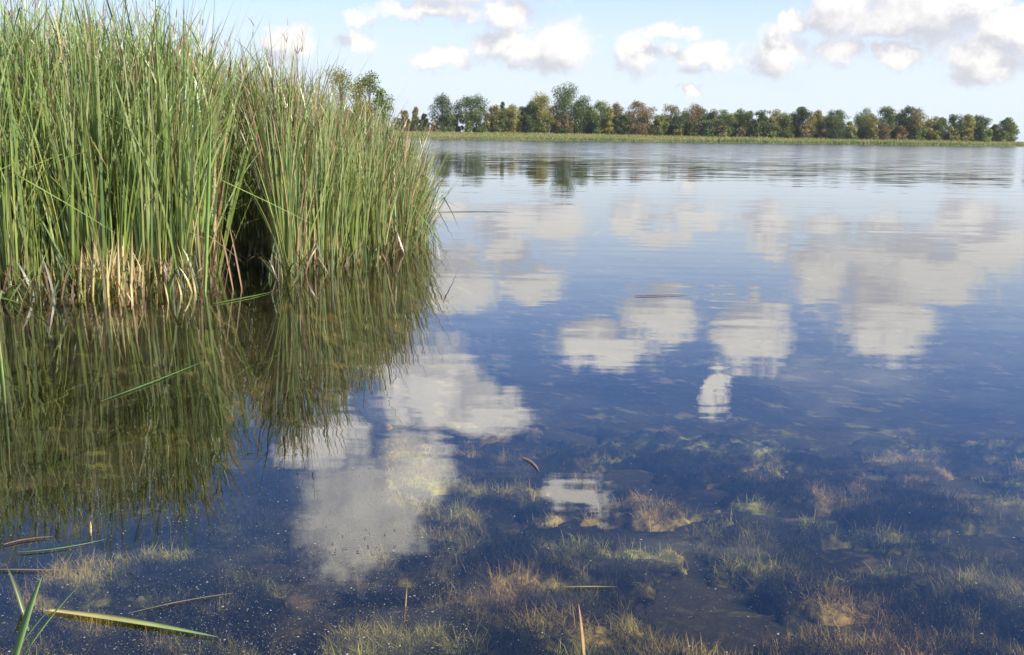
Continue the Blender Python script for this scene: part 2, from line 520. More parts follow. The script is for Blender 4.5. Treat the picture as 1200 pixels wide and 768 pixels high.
# the mass of the reed bed behind its front plants
def reed_mass():
    n = 38000
    u = rng.uniform(-420, 502, n)
    u = np.where(u > 440, 440 + (u - 440) * rng.random(n) ** 0.35, u)
    dens_u = np.interp(u, [-420, 0, 238, 250, 312, 328, 497], [1, 1, 1, 0.7, 0.7, 1, 1])
    keep = rng.random(n) < dens_u
    u = u[keep]; n = len(u)
    dY = 0.35 + rng.exponential(2.6, n)
    dY = np.minimum(dY, rng.uniform(0.4, 13, n) + 2)
    up = rng.random(n) < np.interp(u, [230, 260, 310, 320], [0.50, 0.78, 0.78, 0.62])         # leaves that leave the stem higher up
    dY = dY + np.interp(u, [238, 250, 312, 328], [0, 1.6, 1.6, 0]) * np.where(up, 0.35, 1.0)
    # the bed thins out towards its right-hand end
    x, y = reed_xy(u + 0, dY)
    L, lean, curve, wd, az, tw = reed_params(n, u)
    out = (u > 455) & (rng.random(n) < 0.5)             # the outermost leaves hang out over the lake
    az = np.where(out, rng.normal(0.0, 0.5, n), az); lean = np.where(out, lean + rng.uniform(0.02, 0.30, n), lean)
    # plants in clumps: pull towards clump centres
    x = x + 0.10 * np.sin(x * 9 + y * 4); y = y + 0.10 * np.sin(y * 8 - x * 3)
    cb, cm, ct = pick(BASES, n), pick(GREENS, n), pick(TIPS, n)
    dead = rng.random(n) < np.interp(u, [0, 250, 330, 450], [0.13, 0.18, 0.32, 0.30])
    dc = pick(DEAD, n)
    for arr in (cb, cm, ct):
        arr[dead] = dc[dead]
    L[dead] *= rng.uniform(0.35, 0.95, dead.sum())
    browntip = (rng.random(n) < np.interp(u, [0, 250, 330, 480], [0.06, 0.15, 0.40, 0.35])) & ~dead
    ct[browntip] = pick(DEAD[1:3], n)[browntip]
    slim = rng.random(n) < 0.10                        # thin leaf tips standing above the rest
    L[slim] *= 1.10; wd[slim] *= 0.5
    tb = np.where(rng.random(n) < 0.27, rng.uniform(0.45, 0.88, n), 2.0)
    kink = rng.uniform(0.6, 2.0, n)
    z = np.maximum(height(x, y), -0.5) - 0.02
    L = L - np.minimum(z, 0) * 0.6
    Hh = np.interp(u, HT_U, HT)
    z = np.where(up, Hh * np.maximum(rng.uniform(0.12, 0.74, n), np.interp(u, [238, 252, 308, 326], [0, 0.42, 0.42, 0]) * rng.uniform(0.9, 1.7, n)), z)
    L = np.where(up, np.clip(np.minimum(rng.uniform(0.35, 1.05, n), Hh * rng.uniform(0.66, 1.06, n) - z), 0.15, 1.1), L)
    lean = np.where(up & ~out, np.abs(rng.normal(0.18, 0.14, n)), lean)
    curve = np.where(up, np.abs(rng.normal(0.3, 0.6, n)), curve)
    wd = np.where(up, wd * 0.72, wd) * np.interp(u, [230, 300], [1.0, 0.72])
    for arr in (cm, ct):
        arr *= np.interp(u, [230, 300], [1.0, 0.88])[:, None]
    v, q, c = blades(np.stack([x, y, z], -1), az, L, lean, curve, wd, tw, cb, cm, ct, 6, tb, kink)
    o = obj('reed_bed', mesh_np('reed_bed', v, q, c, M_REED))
    tag(o, 'dense mass of green and tan reed leaves filling the bed behind its front plants', 'reeds', kind='stuff')
    # slender flowering stalks that stand above the leaves
    n = 520
    u = rng.uniform(-380, 494, n)
    x, y = reed_xy(u, 0.2 + rng.exponential(2.5, n))
    H = np.interp(u, HT_U, HT) * rng.uniform(0.72, 1.10, n)
    z = np.maximum(height(x, y), -0.4)
    az = rng.uniform(-0.9, 0.9, n) + math.pi * (rng.random(n) < 0.3)
    base = np.stack([x, y, z], -1)
    cc = pick(np.array([(0.22, 0.22, 0.09), (0.16, 0.22, 0.07)]), n)
    lean = np.abs(rng.normal(0.02, 0.07, n)); curve = np.abs(rng.normal(0.05, 0.12, n))
    v1, q1, c1 = blades(base, az, H, lean, curve, np.full(n, 0.008), rng.normal(0, 1, n), cc, cc, cc, 6)
    V, Q, C = [v1], [q1], [c1]
    off = len(v1)
    tips = v1.reshape(n, 7, 2, 3).mean(2)
    tip, prev = tips[:, 6], tips[:, 4]
    for k in range(9):
        f = rng.uniform(0.0, 0.9, (n, 1))
        b2 = prev + (tip - prev) * f
        col = pick(np.array([(0.22, 0.13, 0.08), (0.30, 0.19, 0.10), (0.17, 0.11, 0.08)]), n)
        v2, q2, c2 = blades(b2, rng.uniform(0, 6.28, n), rng.uniform(0.06, 0.17, n), rng.uniform(0.15, 0.6, n), rng.uniform(0.1, 0.6, n),
                            np.full(n, 0.012), rng.normal(0, 1, n), col, col, col, 2)
        V.append(v2); Q.append(q2 + off); C.append(c2); off += len(v2)
    o = obj('flowering_stalks', mesh_np('flowering_stalks', np.concatenate(V), np.concatenate(Q), np.concatenate(C), M_REED))
    tag(o, 'slender brown flowering stalks rising above the reed leaves', 'reeds', kind='stuff')


reed_mass()


YE_ = (0.60, 0.48, 0.18)


def litter():
    n = 1700
    u = np.concatenate([rng.uniform(-80, 492, 1300), rng.normal(128, 28, 400)])
    x, y = reed_xy(u, rng.normal(0.05, 0.28, n))
    z = np.full(n, -0.06)
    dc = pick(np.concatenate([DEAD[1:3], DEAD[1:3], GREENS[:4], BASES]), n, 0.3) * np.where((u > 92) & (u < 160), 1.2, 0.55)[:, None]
    tb = np.where(rng.random(n) < 0.4, rng.uniform(0.3, 0.8, n), 2.0)
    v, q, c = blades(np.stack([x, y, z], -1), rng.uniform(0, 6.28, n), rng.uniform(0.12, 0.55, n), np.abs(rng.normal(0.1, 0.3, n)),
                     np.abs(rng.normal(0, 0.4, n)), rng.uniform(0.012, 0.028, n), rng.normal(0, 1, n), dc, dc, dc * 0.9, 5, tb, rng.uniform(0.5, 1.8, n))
    v[:, 2] = np.maximum(v[:, 2], -0.06)
    # pale straw of last year at the foot of the left-hand reeds
    n = 240
    u = np.concatenate([rng.normal(126, 18, 190), rng.normal(222, 10, 30), rng.normal(185, 8, 20)])
    x, y = reed_xy(u, rng.normal(-0.05, 0.22, n))
    dc = pick(np.array([YE_, (0.50, 0.40, 0.17), (0.42, 0.29, 0.12)]), n)
    v2, q2, c2 = blades(np.stack([x, y, np.full(n, -0.08)], -1), rng.uniform(0, 6.28, n), rng.uniform(0.2, 0.62, n), np.abs(rng.normal(0, 0.14, n)),
                        np.abs(rng.normal(0, 0.3, n)), rng.uniform(0.014, 0.03, n), rng.normal(0, 1, n), dc, dc, dc * 0.9, 5,
                        np.where(rng.random(n) < 0.3, rng.uniform(0.4, 0.9, n), 2.0), rng.uniform(0.5, 1.8, n))
    q2 = q2 + len(v)
    v, q, c = np.concatenate([v, v2]), np.concatenate([q, q2]), np.concatenate([c, c2])
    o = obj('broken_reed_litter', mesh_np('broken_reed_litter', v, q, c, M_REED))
    tag(o, 'short broken tan and brown reed stubs tangled along the waterline of the reed bed', 'reed litter', kind='stuff')


litter()


# front plants, one by one
def spike_mesh(name, h0, h1, r, col, sides=6):
    zs = [h0, h0 + 0.01, (h0 + h1) / 2, h1 - 0.01, h1]
    rs = [0.3 * r, r, r * 1.05, r, 0.25 * r]
    v, q, c = [], [], []
    for z, rr in zip(zs, rs):
        for k in range(sides):
            a = 2 * math.pi * k / sides
            v.append((rr * math.cos(a), rr * math.sin(a), z)); c.append(col)
    for i in range(len(zs) - 1):
        for k in range(sides):
            q.append((i * sides + k, i * sides + (k + 1) % sides, (i + 1) * sides + (k + 1) % sides, (i + 1) * sides + k))
    return mesh_np(name, v, q, c, M_REED, smooth=True)


def plant_template(style):
    """list of (part name, mesh); unit plant about 1 m high"""
    parts = []
    nl = {'green': 8, 'brown': 7, 'short': 6, 'lean': 7}[style]
    for i in range(nl):
        n = 1
        L = np.array([random.uniform(0.7, 1.02)])
        az = np.array([2 * math.pi * i / nl + random.uniform(-0.4, 0.4)])
        lean = np.array([abs(random.gauss(0.03, 0.08))])
        curve = np.array([abs(random.gauss(0.05, 0.28))])
        if style == 'lean':
            az = np.array([random.gauss(0, 0.5)]); lean = np.array([random.uniform(0.12, 0.42)])
        cm = pick(GREENS[:4] if style != 'short' else GREENS, 1)
        cb = pick(BASES[:2], 1)
        ct = pick(TIPS, 1)
        if style == 'brown' and i % 2 == 0:
            cm, cb, ct = pick(DEAD, 1), pick(DEAD, 1), pick(DEAD, 1)
        tb = np.array([random.uniform(0.5, 0.8) if random.random() < 0.12 else 2.0])
        b = np.array([[0.012 * math.cos(az[0]), 0.012 * math.sin(az[0]), 0.0]])
        v, q, c = blades(b, az, L, lean, curve, np.array([random.uniform(0.0065, 0.0125)]), np.array([random.gauss(0, 0.8)]),
                         cb, cm, ct, 8, tb, np.array([random.uniform(0.7, 2.0)]))
        parts.append(('leaf', mesh_np('leaf', v, q, c, M_REED)))
    return parts


def make_plant(name, parts, loc, rz, scale, tilt=(0, 0)):
    e = bpy.data.objects.new(name, None)
    e.empty_display_size = 0.1
    COL.objects.link(e)
    e.location = loc
    e.rotation_euler = (tilt[0], tilt[1], rz)
    e.scale = (scale[0], scale[0], scale[1])
    for nm, me in parts:
        obj(nm, me, e)
    return e


TPL = {s: [plant_template(s) for _ in range(k)] for s, k in (('green', 9), ('brown', 5), ('short', 4), ('lean', 5))}
SPIKE = [spike_mesh('flower_spike', 0.70, 0.70 + 0.055, 0.0038, (0.16, 0.085, 0.04)), spike_mesh('flower_spike', 0.78, 0.85, 0.0036, (0.20, 0.11, 0.05))]
STEM = [spike_mesh('stem', 0.0, 0.80, 0.0012, (0.17, 0.20, 0.06), 5), spike_mesh('stem', 0.0, 0.90, 0.0012, (0.17, 0.20, 0.06), 5)]


def front_plants():
    made = []
    us = np.concatenate([rng.uniform(-60, 248, 140), rng.uniform(256, 314, 12), rng.uniform(312, 497, 100)])
    for i, u in enumerate(us):
        dY = abs(random.gauss(0, 0.35))
        if 248 < u < 318: dY += 1.5
        x, y = reed_xy(np.array([u]), np.array([dY]))
        x, y = float(x[0]), float(y[0])
        z = max(float(height(x, y)), -0.45)
        H = float(np.interp(u, HT_U, HT)) * random.uniform(0.55, 0.98)
        H = min(H, 2.6)
        right = u > 253
        st = random.choices(['green', 'brown', 'short', 'lean'], [0.6, 0.3, 0, 0.1] if right else [0.66, 0.10, 0.12, 0.12])[0]
        if st == 'short': H *= 0.6
        parts = list(random.choice(TPL[st]))
        spk = st in ('green', 'brown') and random.random() < (0.30 if right else 0.18)
        if spk:
            k = random.randrange(2)
            parts += [('stem', STEM[k]), ('flower_spike', SPIKE[k])]
        e = make_plant('cattail', parts, (x, y, z), random.uniform(0, 6.28), (H * random.uniform(0.9, 1.1), H - z * 0.8))
        zone = next(zn for lim, zn in ZONES if u < lim)
        desc = {'green': 'tall green cattail', 'brown': 'half-brown cattail', 'short': 'short green cattail',
                'lean': 'leaning cattail'}[st]
        if spk: desc += ' with spike'
        made.append((desc, zone, x / y, e))
    for key in sorted({m[:2] for m in made}):
        row = sorted([m for m in made if m[:2] == key], key=lambda m: m[2])
        for i, m in enumerate(row):
            lb = key[0] + ' ' + key[1].replace('picture ', '').replace('dead ', '')
            if len(row) > 1:
                lb += ', leftmost' if i == 0 else ', rightmost' if i == len(row) - 1 else ', %s from left' % ORD[i]
            tag(m[3], lb, 'cattail', key[0] + ' ' + key[1])


ZONES = [(30, 'at the left picture edge'), (85, 'left of the dead yellow reeds'), (160, 'around the dead yellow reeds'),
         (210, 'right of the dead yellow reeds'), (253, 'left of the dark gap'), (315, 'inside the dark gap'),
         (365, 'right of the dark gap'), (430, 'mid right-hand clump'), (999, 'at the lake end of the reeds')]
ORD = ['first', 'second', 'third', 'fourth', 'fifth', 'sixth', 'seventh', 'eighth', 'ninth', 'tenth', 'eleventh', 'twelfth', 'thirteenth',
       'fourteenth', 'fifteenth', 'sixteenth', 'seventeenth', 'eighteenth', 'nineteenth', 'twentieth'] + ['%dth' % k for k in range(21, 80)]
front_plants()


# single reeds that stand out
def special_blade(name, p, label, cat, cols, width, group=None, fold=0.25, seg=10, mat=None):
    """a leaf along a 3D polyline (quadratic through three points) with a folded midrib"""
    p = [Vector(a) for a in p]
    base = p[0].copy()
    v, c, q = [], [], []
    side0 = None
    for i in range(seg + 1):
        t = i / seg
        a = p[0].lerp(p[1], t); b = p[1].lerp(p[2], t)
        pt = a.lerp(b, t)
        tg = (b - a).normalized()
        s = tg.cross(Vector((0, 0, 1)))
        if s.length < 0.15: s = Vector((1, 0, 0))
        s.normalize()
        nrm = s.cross(tg).normalized()
        w = width * 0.5 * (min(1, 0.6 + 1.2 * t)) * (1 - t ** 3 * 0.93)
        col = Vector(cols[0]).lerp(Vector(cols[1]), min(1, t * 2)) if t < 0.5 else Vector(cols[1]).lerp(Vector(cols[2]), (t - 0.5) * 2)
        j = random.uniform(0.85, 1.15)
        for k, (sx, h) in enumerate(((-1, fold), (0, 0), (1, fold), (0, -0.12))):
            v.append(pt - base + s * (w * sx) + nrm * (w * h)); c.append(tuple(x * j for x in col))
    for i in range(seg):
        for k in range(4):
            a = i * 4 + k; b = i * 4 + (k + 1) % 4
            q.append((a, b, b + 4, a + 4))
    o = obj(name, mesh_np(name, v, q, c, mat or M_REED), loc=base)
    return tag(o, label, cat, group)


def W0(px, py, z=0.006):
    return on_plane(px, py, z)


GR = (0.20, 0.33, 0.06); LG = (0.30, 0.42, 0.10); YE = (0.62, 0.48, 0.15); OR = (0.42, 0.17, 0.06); TA = (0.40, 0.25, 0.10); OL = (0.13, 0.16, 0.05)
def floating(a, m, b, w, cols, label, name='floating_leaf', cat='leaf', z=0.006):
    return special_blade(name, (W0(*a, z), W0(*m, z), W0(*b, z)), label, cat, cols, w)

floating((56, 715), (150, 726), (256, 747), 0.034, (YE, (0.40, 0.40, 0.12), GR), 'long floating leaf, yellow at its blunt end and green at its tip')
floating((20, 647), (70, 645), (124, 632), 0.016, (OL, GR, LG), 'green floating leaf under the short orange one at the left edge')
floating((4, 638), (30, 630), (62, 629), 0.020, (OR, OR, TA), 'short orange-brown floating leaf near the left edge')
floating((-20, 667), (40, 668), (98, 668), 0.012, (OL, TA, TA), 'straight thin tan straw floating at the left edge', 'floating_straw', 'straw')
floating((150, 719), (210, 703), (275, 695), 0.009, (OL, TA, YE), 'thin faded straw floating above the long yellow-green leaf', 'floating_straw', 'straw')
floating((250, 356), (285, 350), (320, 342), 0.05, (GR, LG, LG), 'bright green leaf floating just below the dark gap in the reeds')
floating((118, 470), (170, 452), (238, 424), 0.03, (OL, GR, GR), 'long green leaf floating on the reed reflections')
floating((420, 297), (448, 297), (476, 294), 0.06, (OL, GR, LG), 'pale green leaf floating at the right end of the reeds')
floating((-10, 347), (10, 351), (24, 356), 0.04, (GR, GR, OL), 'green leaf floating at the left edge below the reeds')
floating((744, 347), (775, 347), (808, 345), 0.035, (OR, (0.45, 0.20, 0.12), TA), 'reddish stick floating alone on the open lake', 'floating_stick', 'stick')
floating((505, 249), (560, 247), (604, 249), 0.05, (OL, TA, OL), 'long thin brown stick floating right of the reed clump', 'floating_stick', 'stick')
floating((612, 536), (626, 540), (632, 553), 0.010, (TA, TA, TA), 'tiny curved pale twig floating below the cloud reflections', 'floating_twig', 'twig')
floating((660, 688), (690, 687), (725, 688), 0.008, (TA, YE, TA), 'thin pale straw floating above the upright orange stick', 'floating_straw', 'straw')

def standing(pb, top, Yoff, w, cols, label, name='reed_leaf', cat='leaf', sag=0.0, z0=-0.05):
    b = on_plane(*pb, 0.0)
    t = at_depth(*top, b.y + Yoff)
    m = (b + t) / 2 + Vector((0, 0, sag))
    b.z = z0
    return special_blade(name, (b, m, t), label, cat, cols, w)

standing((12, 772), (49, 676), 0.10, 0.036, (LG, GR, GR), 'broad bright green reed leaf slanting up in the bottom left corner')
standing((20, 760), (102, 678), 0.16, 0.011, (GR, GR, OL), 'thin green leaf crossing behind the broad leaf in the bottom left corner', sag=0.01)
standing((5, 764), (70, 702), 0.12, 0.009, (OL, GR, OL), 'thin dark green leaf lowest in the bottom left corner')
standing((32, 722), (8, 664), 0.10, 0.018, (OL, OL, (0.10, 0.10, 0.04)), 'dull olive leaf leaning left at the left edge', sag=0.01)
standing((106, 625), (106, 611), 0.0, 0.012, (YE, YE, YE), 'tiny pale yellow reed tip poking out of the water', 'reed_tip', z0=-0.01)
standing((686, 770), (678, 708), 0.05, 0.013, (TA, TA, OR), 'upright orange-brown stick in the water at the bottom edge', 'upright_stick', 'stick')
standing((474, 712), (478, 676), 0.02, 0.006, (TA, TA, OL), 'thin upright pale twig below the big cloud reflection', 'upright_twig', 'twig', sag=0.004)
standing((6, 474), (-2, 388), 0.0, 0.022, (OL, GR, YE), 'pale reed leaf standing alone at the left edge of the water')
# leaning and broken reeds at the front of the bed
standing((178, 338), (36, 238), 0.1, 0.035, (LG, GR, LG), 'long pale green leaf slanting left across the left-hand reeds', sag=0.05)
standing((342, 324), (288, 218), -0.1, 0.035, (GR, LG, LG), 'long pale leaf leaning left out of the right-hand clump', sag=0.08)
standing((344, 326), (300, 205), -0.15, 0.03, (GR, LG, GR), 'tall leaf leaning left beside the dark gap, right of its longer twin', sag=0.10)
standing((240, 342), (248, 120), -0.1, 0.04, (LG, GR, GR), 'tall single green reed standing at the left side of the dark gap')
for k, (u, d) in enumerate([(92, 'leftmost'), (108, 'second from the left'), (124, 'third from the left'), (139, 'fourth from the left'), (153, 'rightmost')]):
    standing((u, 348), (u + random.uniform(-10, 12), random.uniform(262, 290)), 0.0, 0.032, (YE, (0.60, 0.50, 0.22), TA),
             'sunlit dead yellow reed stub, %s of five in the left-hand reeds' % d, 'dead_reed', 'reed', sag=0.02)
for k, (a, b, d) in enumerate([((262, 342), (276, 270), 'left'), ((274, 340), (258, 268), 'middle'), ((284, 338), (268, 262), 'right')]):
    standing(a, b, 0.05, 0.03, (TA, (0.33, 0.2, 0.11), OR), 'dry brown broken reed in the dark gap, %s of three' % d, 'dead_reed', 'reed', sag=0.03)


# ------------------------------------------------------------------ far shore: marsh grass
def marsh():
    n = 52000
    x = rng.uniform(-190, 330, n)
    s = rng.uniform(0, 1, n) ** 1.3 * 48
    y = 350 + 4 * smooth_noise(x * 0.02, 0 * x, 3) - 0.8 - 2.5 * np.clip(smooth_noise(x * 0.11, 0 * x, 26), 0, 1) + s
    z = height(x, y) - 0.03
    L = np.where(s < 5, rng.uniform(0.5, 1.1, n), rng.uniform(0.4, 0.8, n)) * (1 + 0.35 * smooth_noise(x * 0.2, y * 0.2, 21)) * (1 + np.where(s < 6, 1.3, 0.3) * np.clip(smooth_noise(x * 0.06, 0 * x, 24) + 0.3 * smooth_noise(x * 0.5, 0 * x, 25), -0.4, 1.2))
    green = np.array([(0.11, 0.17, 0.04), (0.08, 0.13, 0.035), (0.16, 0.20, 0.05)])
    yell = np.array([(0.34, 0.31, 0.10), (0.27, 0.27, 0.08), (0.38, 0.32, 0.13), (0.22, 0.24, 0.07)])
    g, yv = pick(green, n), pick(yell, n)
    w = (rng.random(n) < np.clip((s - 3) / 14 + 0.4 * smooth_noise(x * 0.05, y * 0.1, 22), 0.02, 0.98))[:, None]
    c = np.where(w, yv, g)
    v, q, cc = blades(np.stack([x, y, z], -1), rng.uniform(0, 6.28, n), L, np.abs(rng.normal(0.1, 0.15, n)), np.abs(rng.normal(0.3, 0.3, n)),
                      rng.uniform(0.08, 0.2, n), rng.normal(0, 1, n), c * 0.9, c, c, 2)
    o = obj('marsh_grass', mesh_np('marsh_grass', v, q, cc, M_MARSH))
    tag(o, 'strip of yellow-green marsh grass along the far shore', 'grass', kind='stuff')


marsh()

# ------------------------------------------------------------------ trees
KIND = {
    'dark':   [(0.089, 0.125, 0.027), (0.121, 0.155, 0.037), (0.073, 0.101, 0.026)],
    'green':  [(0.144, 0.184, 0.037), (0.121, 0.163, 0.032), (0.194, 0.215, 0.046)],
    'olive':  [(0.226, 0.201, 0.046), (0.178, 0.171, 0.041), (0.275, 0.230, 0.059)],
    'yellow': [(0.291, 0.260, 0.050), (0.226, 0.223, 0.046), (0.355, 0.296, 0.069)],
    'brown':  [(0.248, 0.176, 0.073), (0.203, 0.155, 0.059), (0.275, 0.204, 0.087)],
    'pale':   [(0.305, 0.244, 0.111), (0.258, 0.208, 0.092), (0.226, 0.194, 0.074)],
}


def tube(pts, rad, sides=6):
    v, q = [], []
    for i, (p, r) in enumerate(zip(pts, rad)):
        p = Vector(p)
        tg = (Vector(pts[min(i + 1, len(pts) - 1)]) - Vector(pts[max(i - 1, 0)])).normalized()
        a = tg.cross(Vector((0.3, 1, 0.1))).normalized(); b = tg.cross(a)
        for k in range(sides):
            an = 2 * math.pi * k / sides
            v.append(p + a * (r * math.cos(an)) + b * (r * math.sin(an)))
    for i in range(len(pts) - 1):
        for k in range(sides):
            q.append((i * sides + k, i * sides + (k + 1) % sides, (i + 1) * sides + (k + 1) % sides, (i + 1) * sides + k))
    return v, q


def tree_mesh(H, Wd, kind, low=0.12, gap=0.0, leaves=2200, leaf=0.7, shape='round'):
    """returns trunk mesh and crown mesh, base at origin"""
    lean = (random.uniform(-0.04, 0.04) * H, random.uniform(-0.04, 0.04) * H)
    V, Q = [], []
    def add(pts, rad, sides=6):
        v, q = tube(pts, rad, sides)
        o = len(V); V.extend(v); Q.extend([tuple(i + o for i in f) for f in q])
    r0 = 0.018 * H + 0.06
    tp = [(lean[0] * t + random.uniform(-.01, .01) * H, lean[1] * t, H * 0.88 * t - (0.3 if t == 0 else 0)) for t in (0, .2, .4, .6, .8, 1)]
    add(tp, [r0 * (1 - 0.85 * t) for t in (0, .2, .4, .6, .8, 1)], 7)
    cl = []
    nc = int(14 + Wd * H * 0.2) + (14 if shape == 'slim' else 0)
    for i in range(nc):
        t = random.uniform(low + 0.05, 0.90)
        tt = (t - low) / (1 - low)
        if shape == 'round':   rr = math.sqrt(max(0.05, 1 - (2 * tt - 0.85) ** 2 * 0.85))
        elif shape == 'slim':  rr = 0.9 * (1 - tt * 0.65)
        elif shape == 'top':   rr = 0.45 + 0.7 * math.sin(math.pi * min(1, tt * 1.02))
        else:                  rr = math.sin(math.pi * (0.15 + 0.8 * tt))
        a = random.uniform(0, 6.28)
        d = (Wd / 2) * rr * math.sqrt(random.random()) * 0.74
        cx, cy, cz = lean[0] * t + d * math.cos(a), lean[1] * t + d * math.sin(a), H * t
        rc = random.uniform(0.15, 0.27) * min(Wd, H * 0.7) * (0.8 if shape == 'slim' else 1)
        rc = min(rc, H - cz + 0.3 * rc) if cz + rc > H else rc
        cl.append((cx, cy, cz, max(rc, 0.35)))
        if i % 2 == 0:
            t0 = max(low * 0.7, t - 0.25)
            p0 = (lean[0] * t0, lean[1] * t0, H * 0.88 * t0)
            p1 = ((p0[0] + cx) / 2, (p0[1] + cy) / 2, (p0[2] + cz) / 2 + 0.02 * H)
            add([p0, p1, (cx, cy, cz)], [r0 * 0.42, r0 * 0.26, r0 * 0.08], 5)
    if low < 0.2:                                   # leafy to the ground
        for i in range(5):
            a = random.uniform(0, 6.28); d = Wd * 0.33 * random.random()
            cl.append((d * math.cos(a), d * math.sin(a), H * random.uniform(0.05, 0.25), Wd * random.uniform(0.18, 0.28)))
    trunk = mesh_np('trunk', [tuple(v) for v in V], Q, mat=M_BARK, smooth=True)
    cl = np.array(cl)
    wts = cl[:, 3] ** 2
    k = rng.choice(len(cl), leaves, p=wts / wts.sum())
    dr = rng.normal(0, 1, (leaves, 3)); dr /= np.linalg.norm(dr, axis=1)[:, None]
    rad = rng.random(leaves) ** 0.5
    p = cl[k, :3] + dr * (cl[k, 3] * rad)[:, None] * np.array([1, 1, 0.85])
    p[:, 2] = np.maximum(p[:, 2], 0.15)
    tab = np.array(KIND[kind])
    ck = tab[rng.integers(0, len(tab), len(cl))] * rng.uniform(0.8, 1.2, (len(cl), 1))
    c = ck[k] * rng.uniform(0.75, 1.25, (leaves, 1))
    n1 = rng.normal(0, 1, (leaves, 3)) + dr * 0.8; n1 /= np.linalg.norm(n1, axis=1)[:, None]
    a = np.cross(n1, rng.normal(0, 1, (leaves, 3))); a /= np.linalg.norm(a, axis=1)[:, None]
    b = np.cross(n1, a)
    s = (leaf * rng.uniform(0.5, 1.2, leaves))[:, None]
    v = np.stack([p - a * s * .5, p + b * s * .32, p + a * s * .5, p - b * s * .32], 1)
    q = np.arange(leaves * 4).reshape(-1, 4)
    crown = mesh_np('crown', v.reshape(-1, 3), q, np.repeat(c, 4, 0), M_TREE)
    return trunk, crown


def tree(px, ytop, wpx, kind, label, Y=400, low=0.1, shape='round', leaves=2200, name='tree', leaf=0.47, group='trees on the far shore', cat='tree'):
    top = at_depth(px, ytop, Y)
    zb = float(height(top.x, Y))
    H = top.z - zb
    Wm = wpx / F_PX * Y
    tr, cr = tree_mesh(H, Wm, kind, low, leaves=leaves, leaf=leaf, shape=shape)
    e = bpy.data.objects.new(name, None)
    COL.objects.link(e)
    e.location = (top.x, Y, zb)
    e.rotation_euler = (0, 0, random.uniform(0, 6.28))
    obj('trunk', tr, e); obj('crown', cr, e)
    tag(e, label, cat, group)
    return e


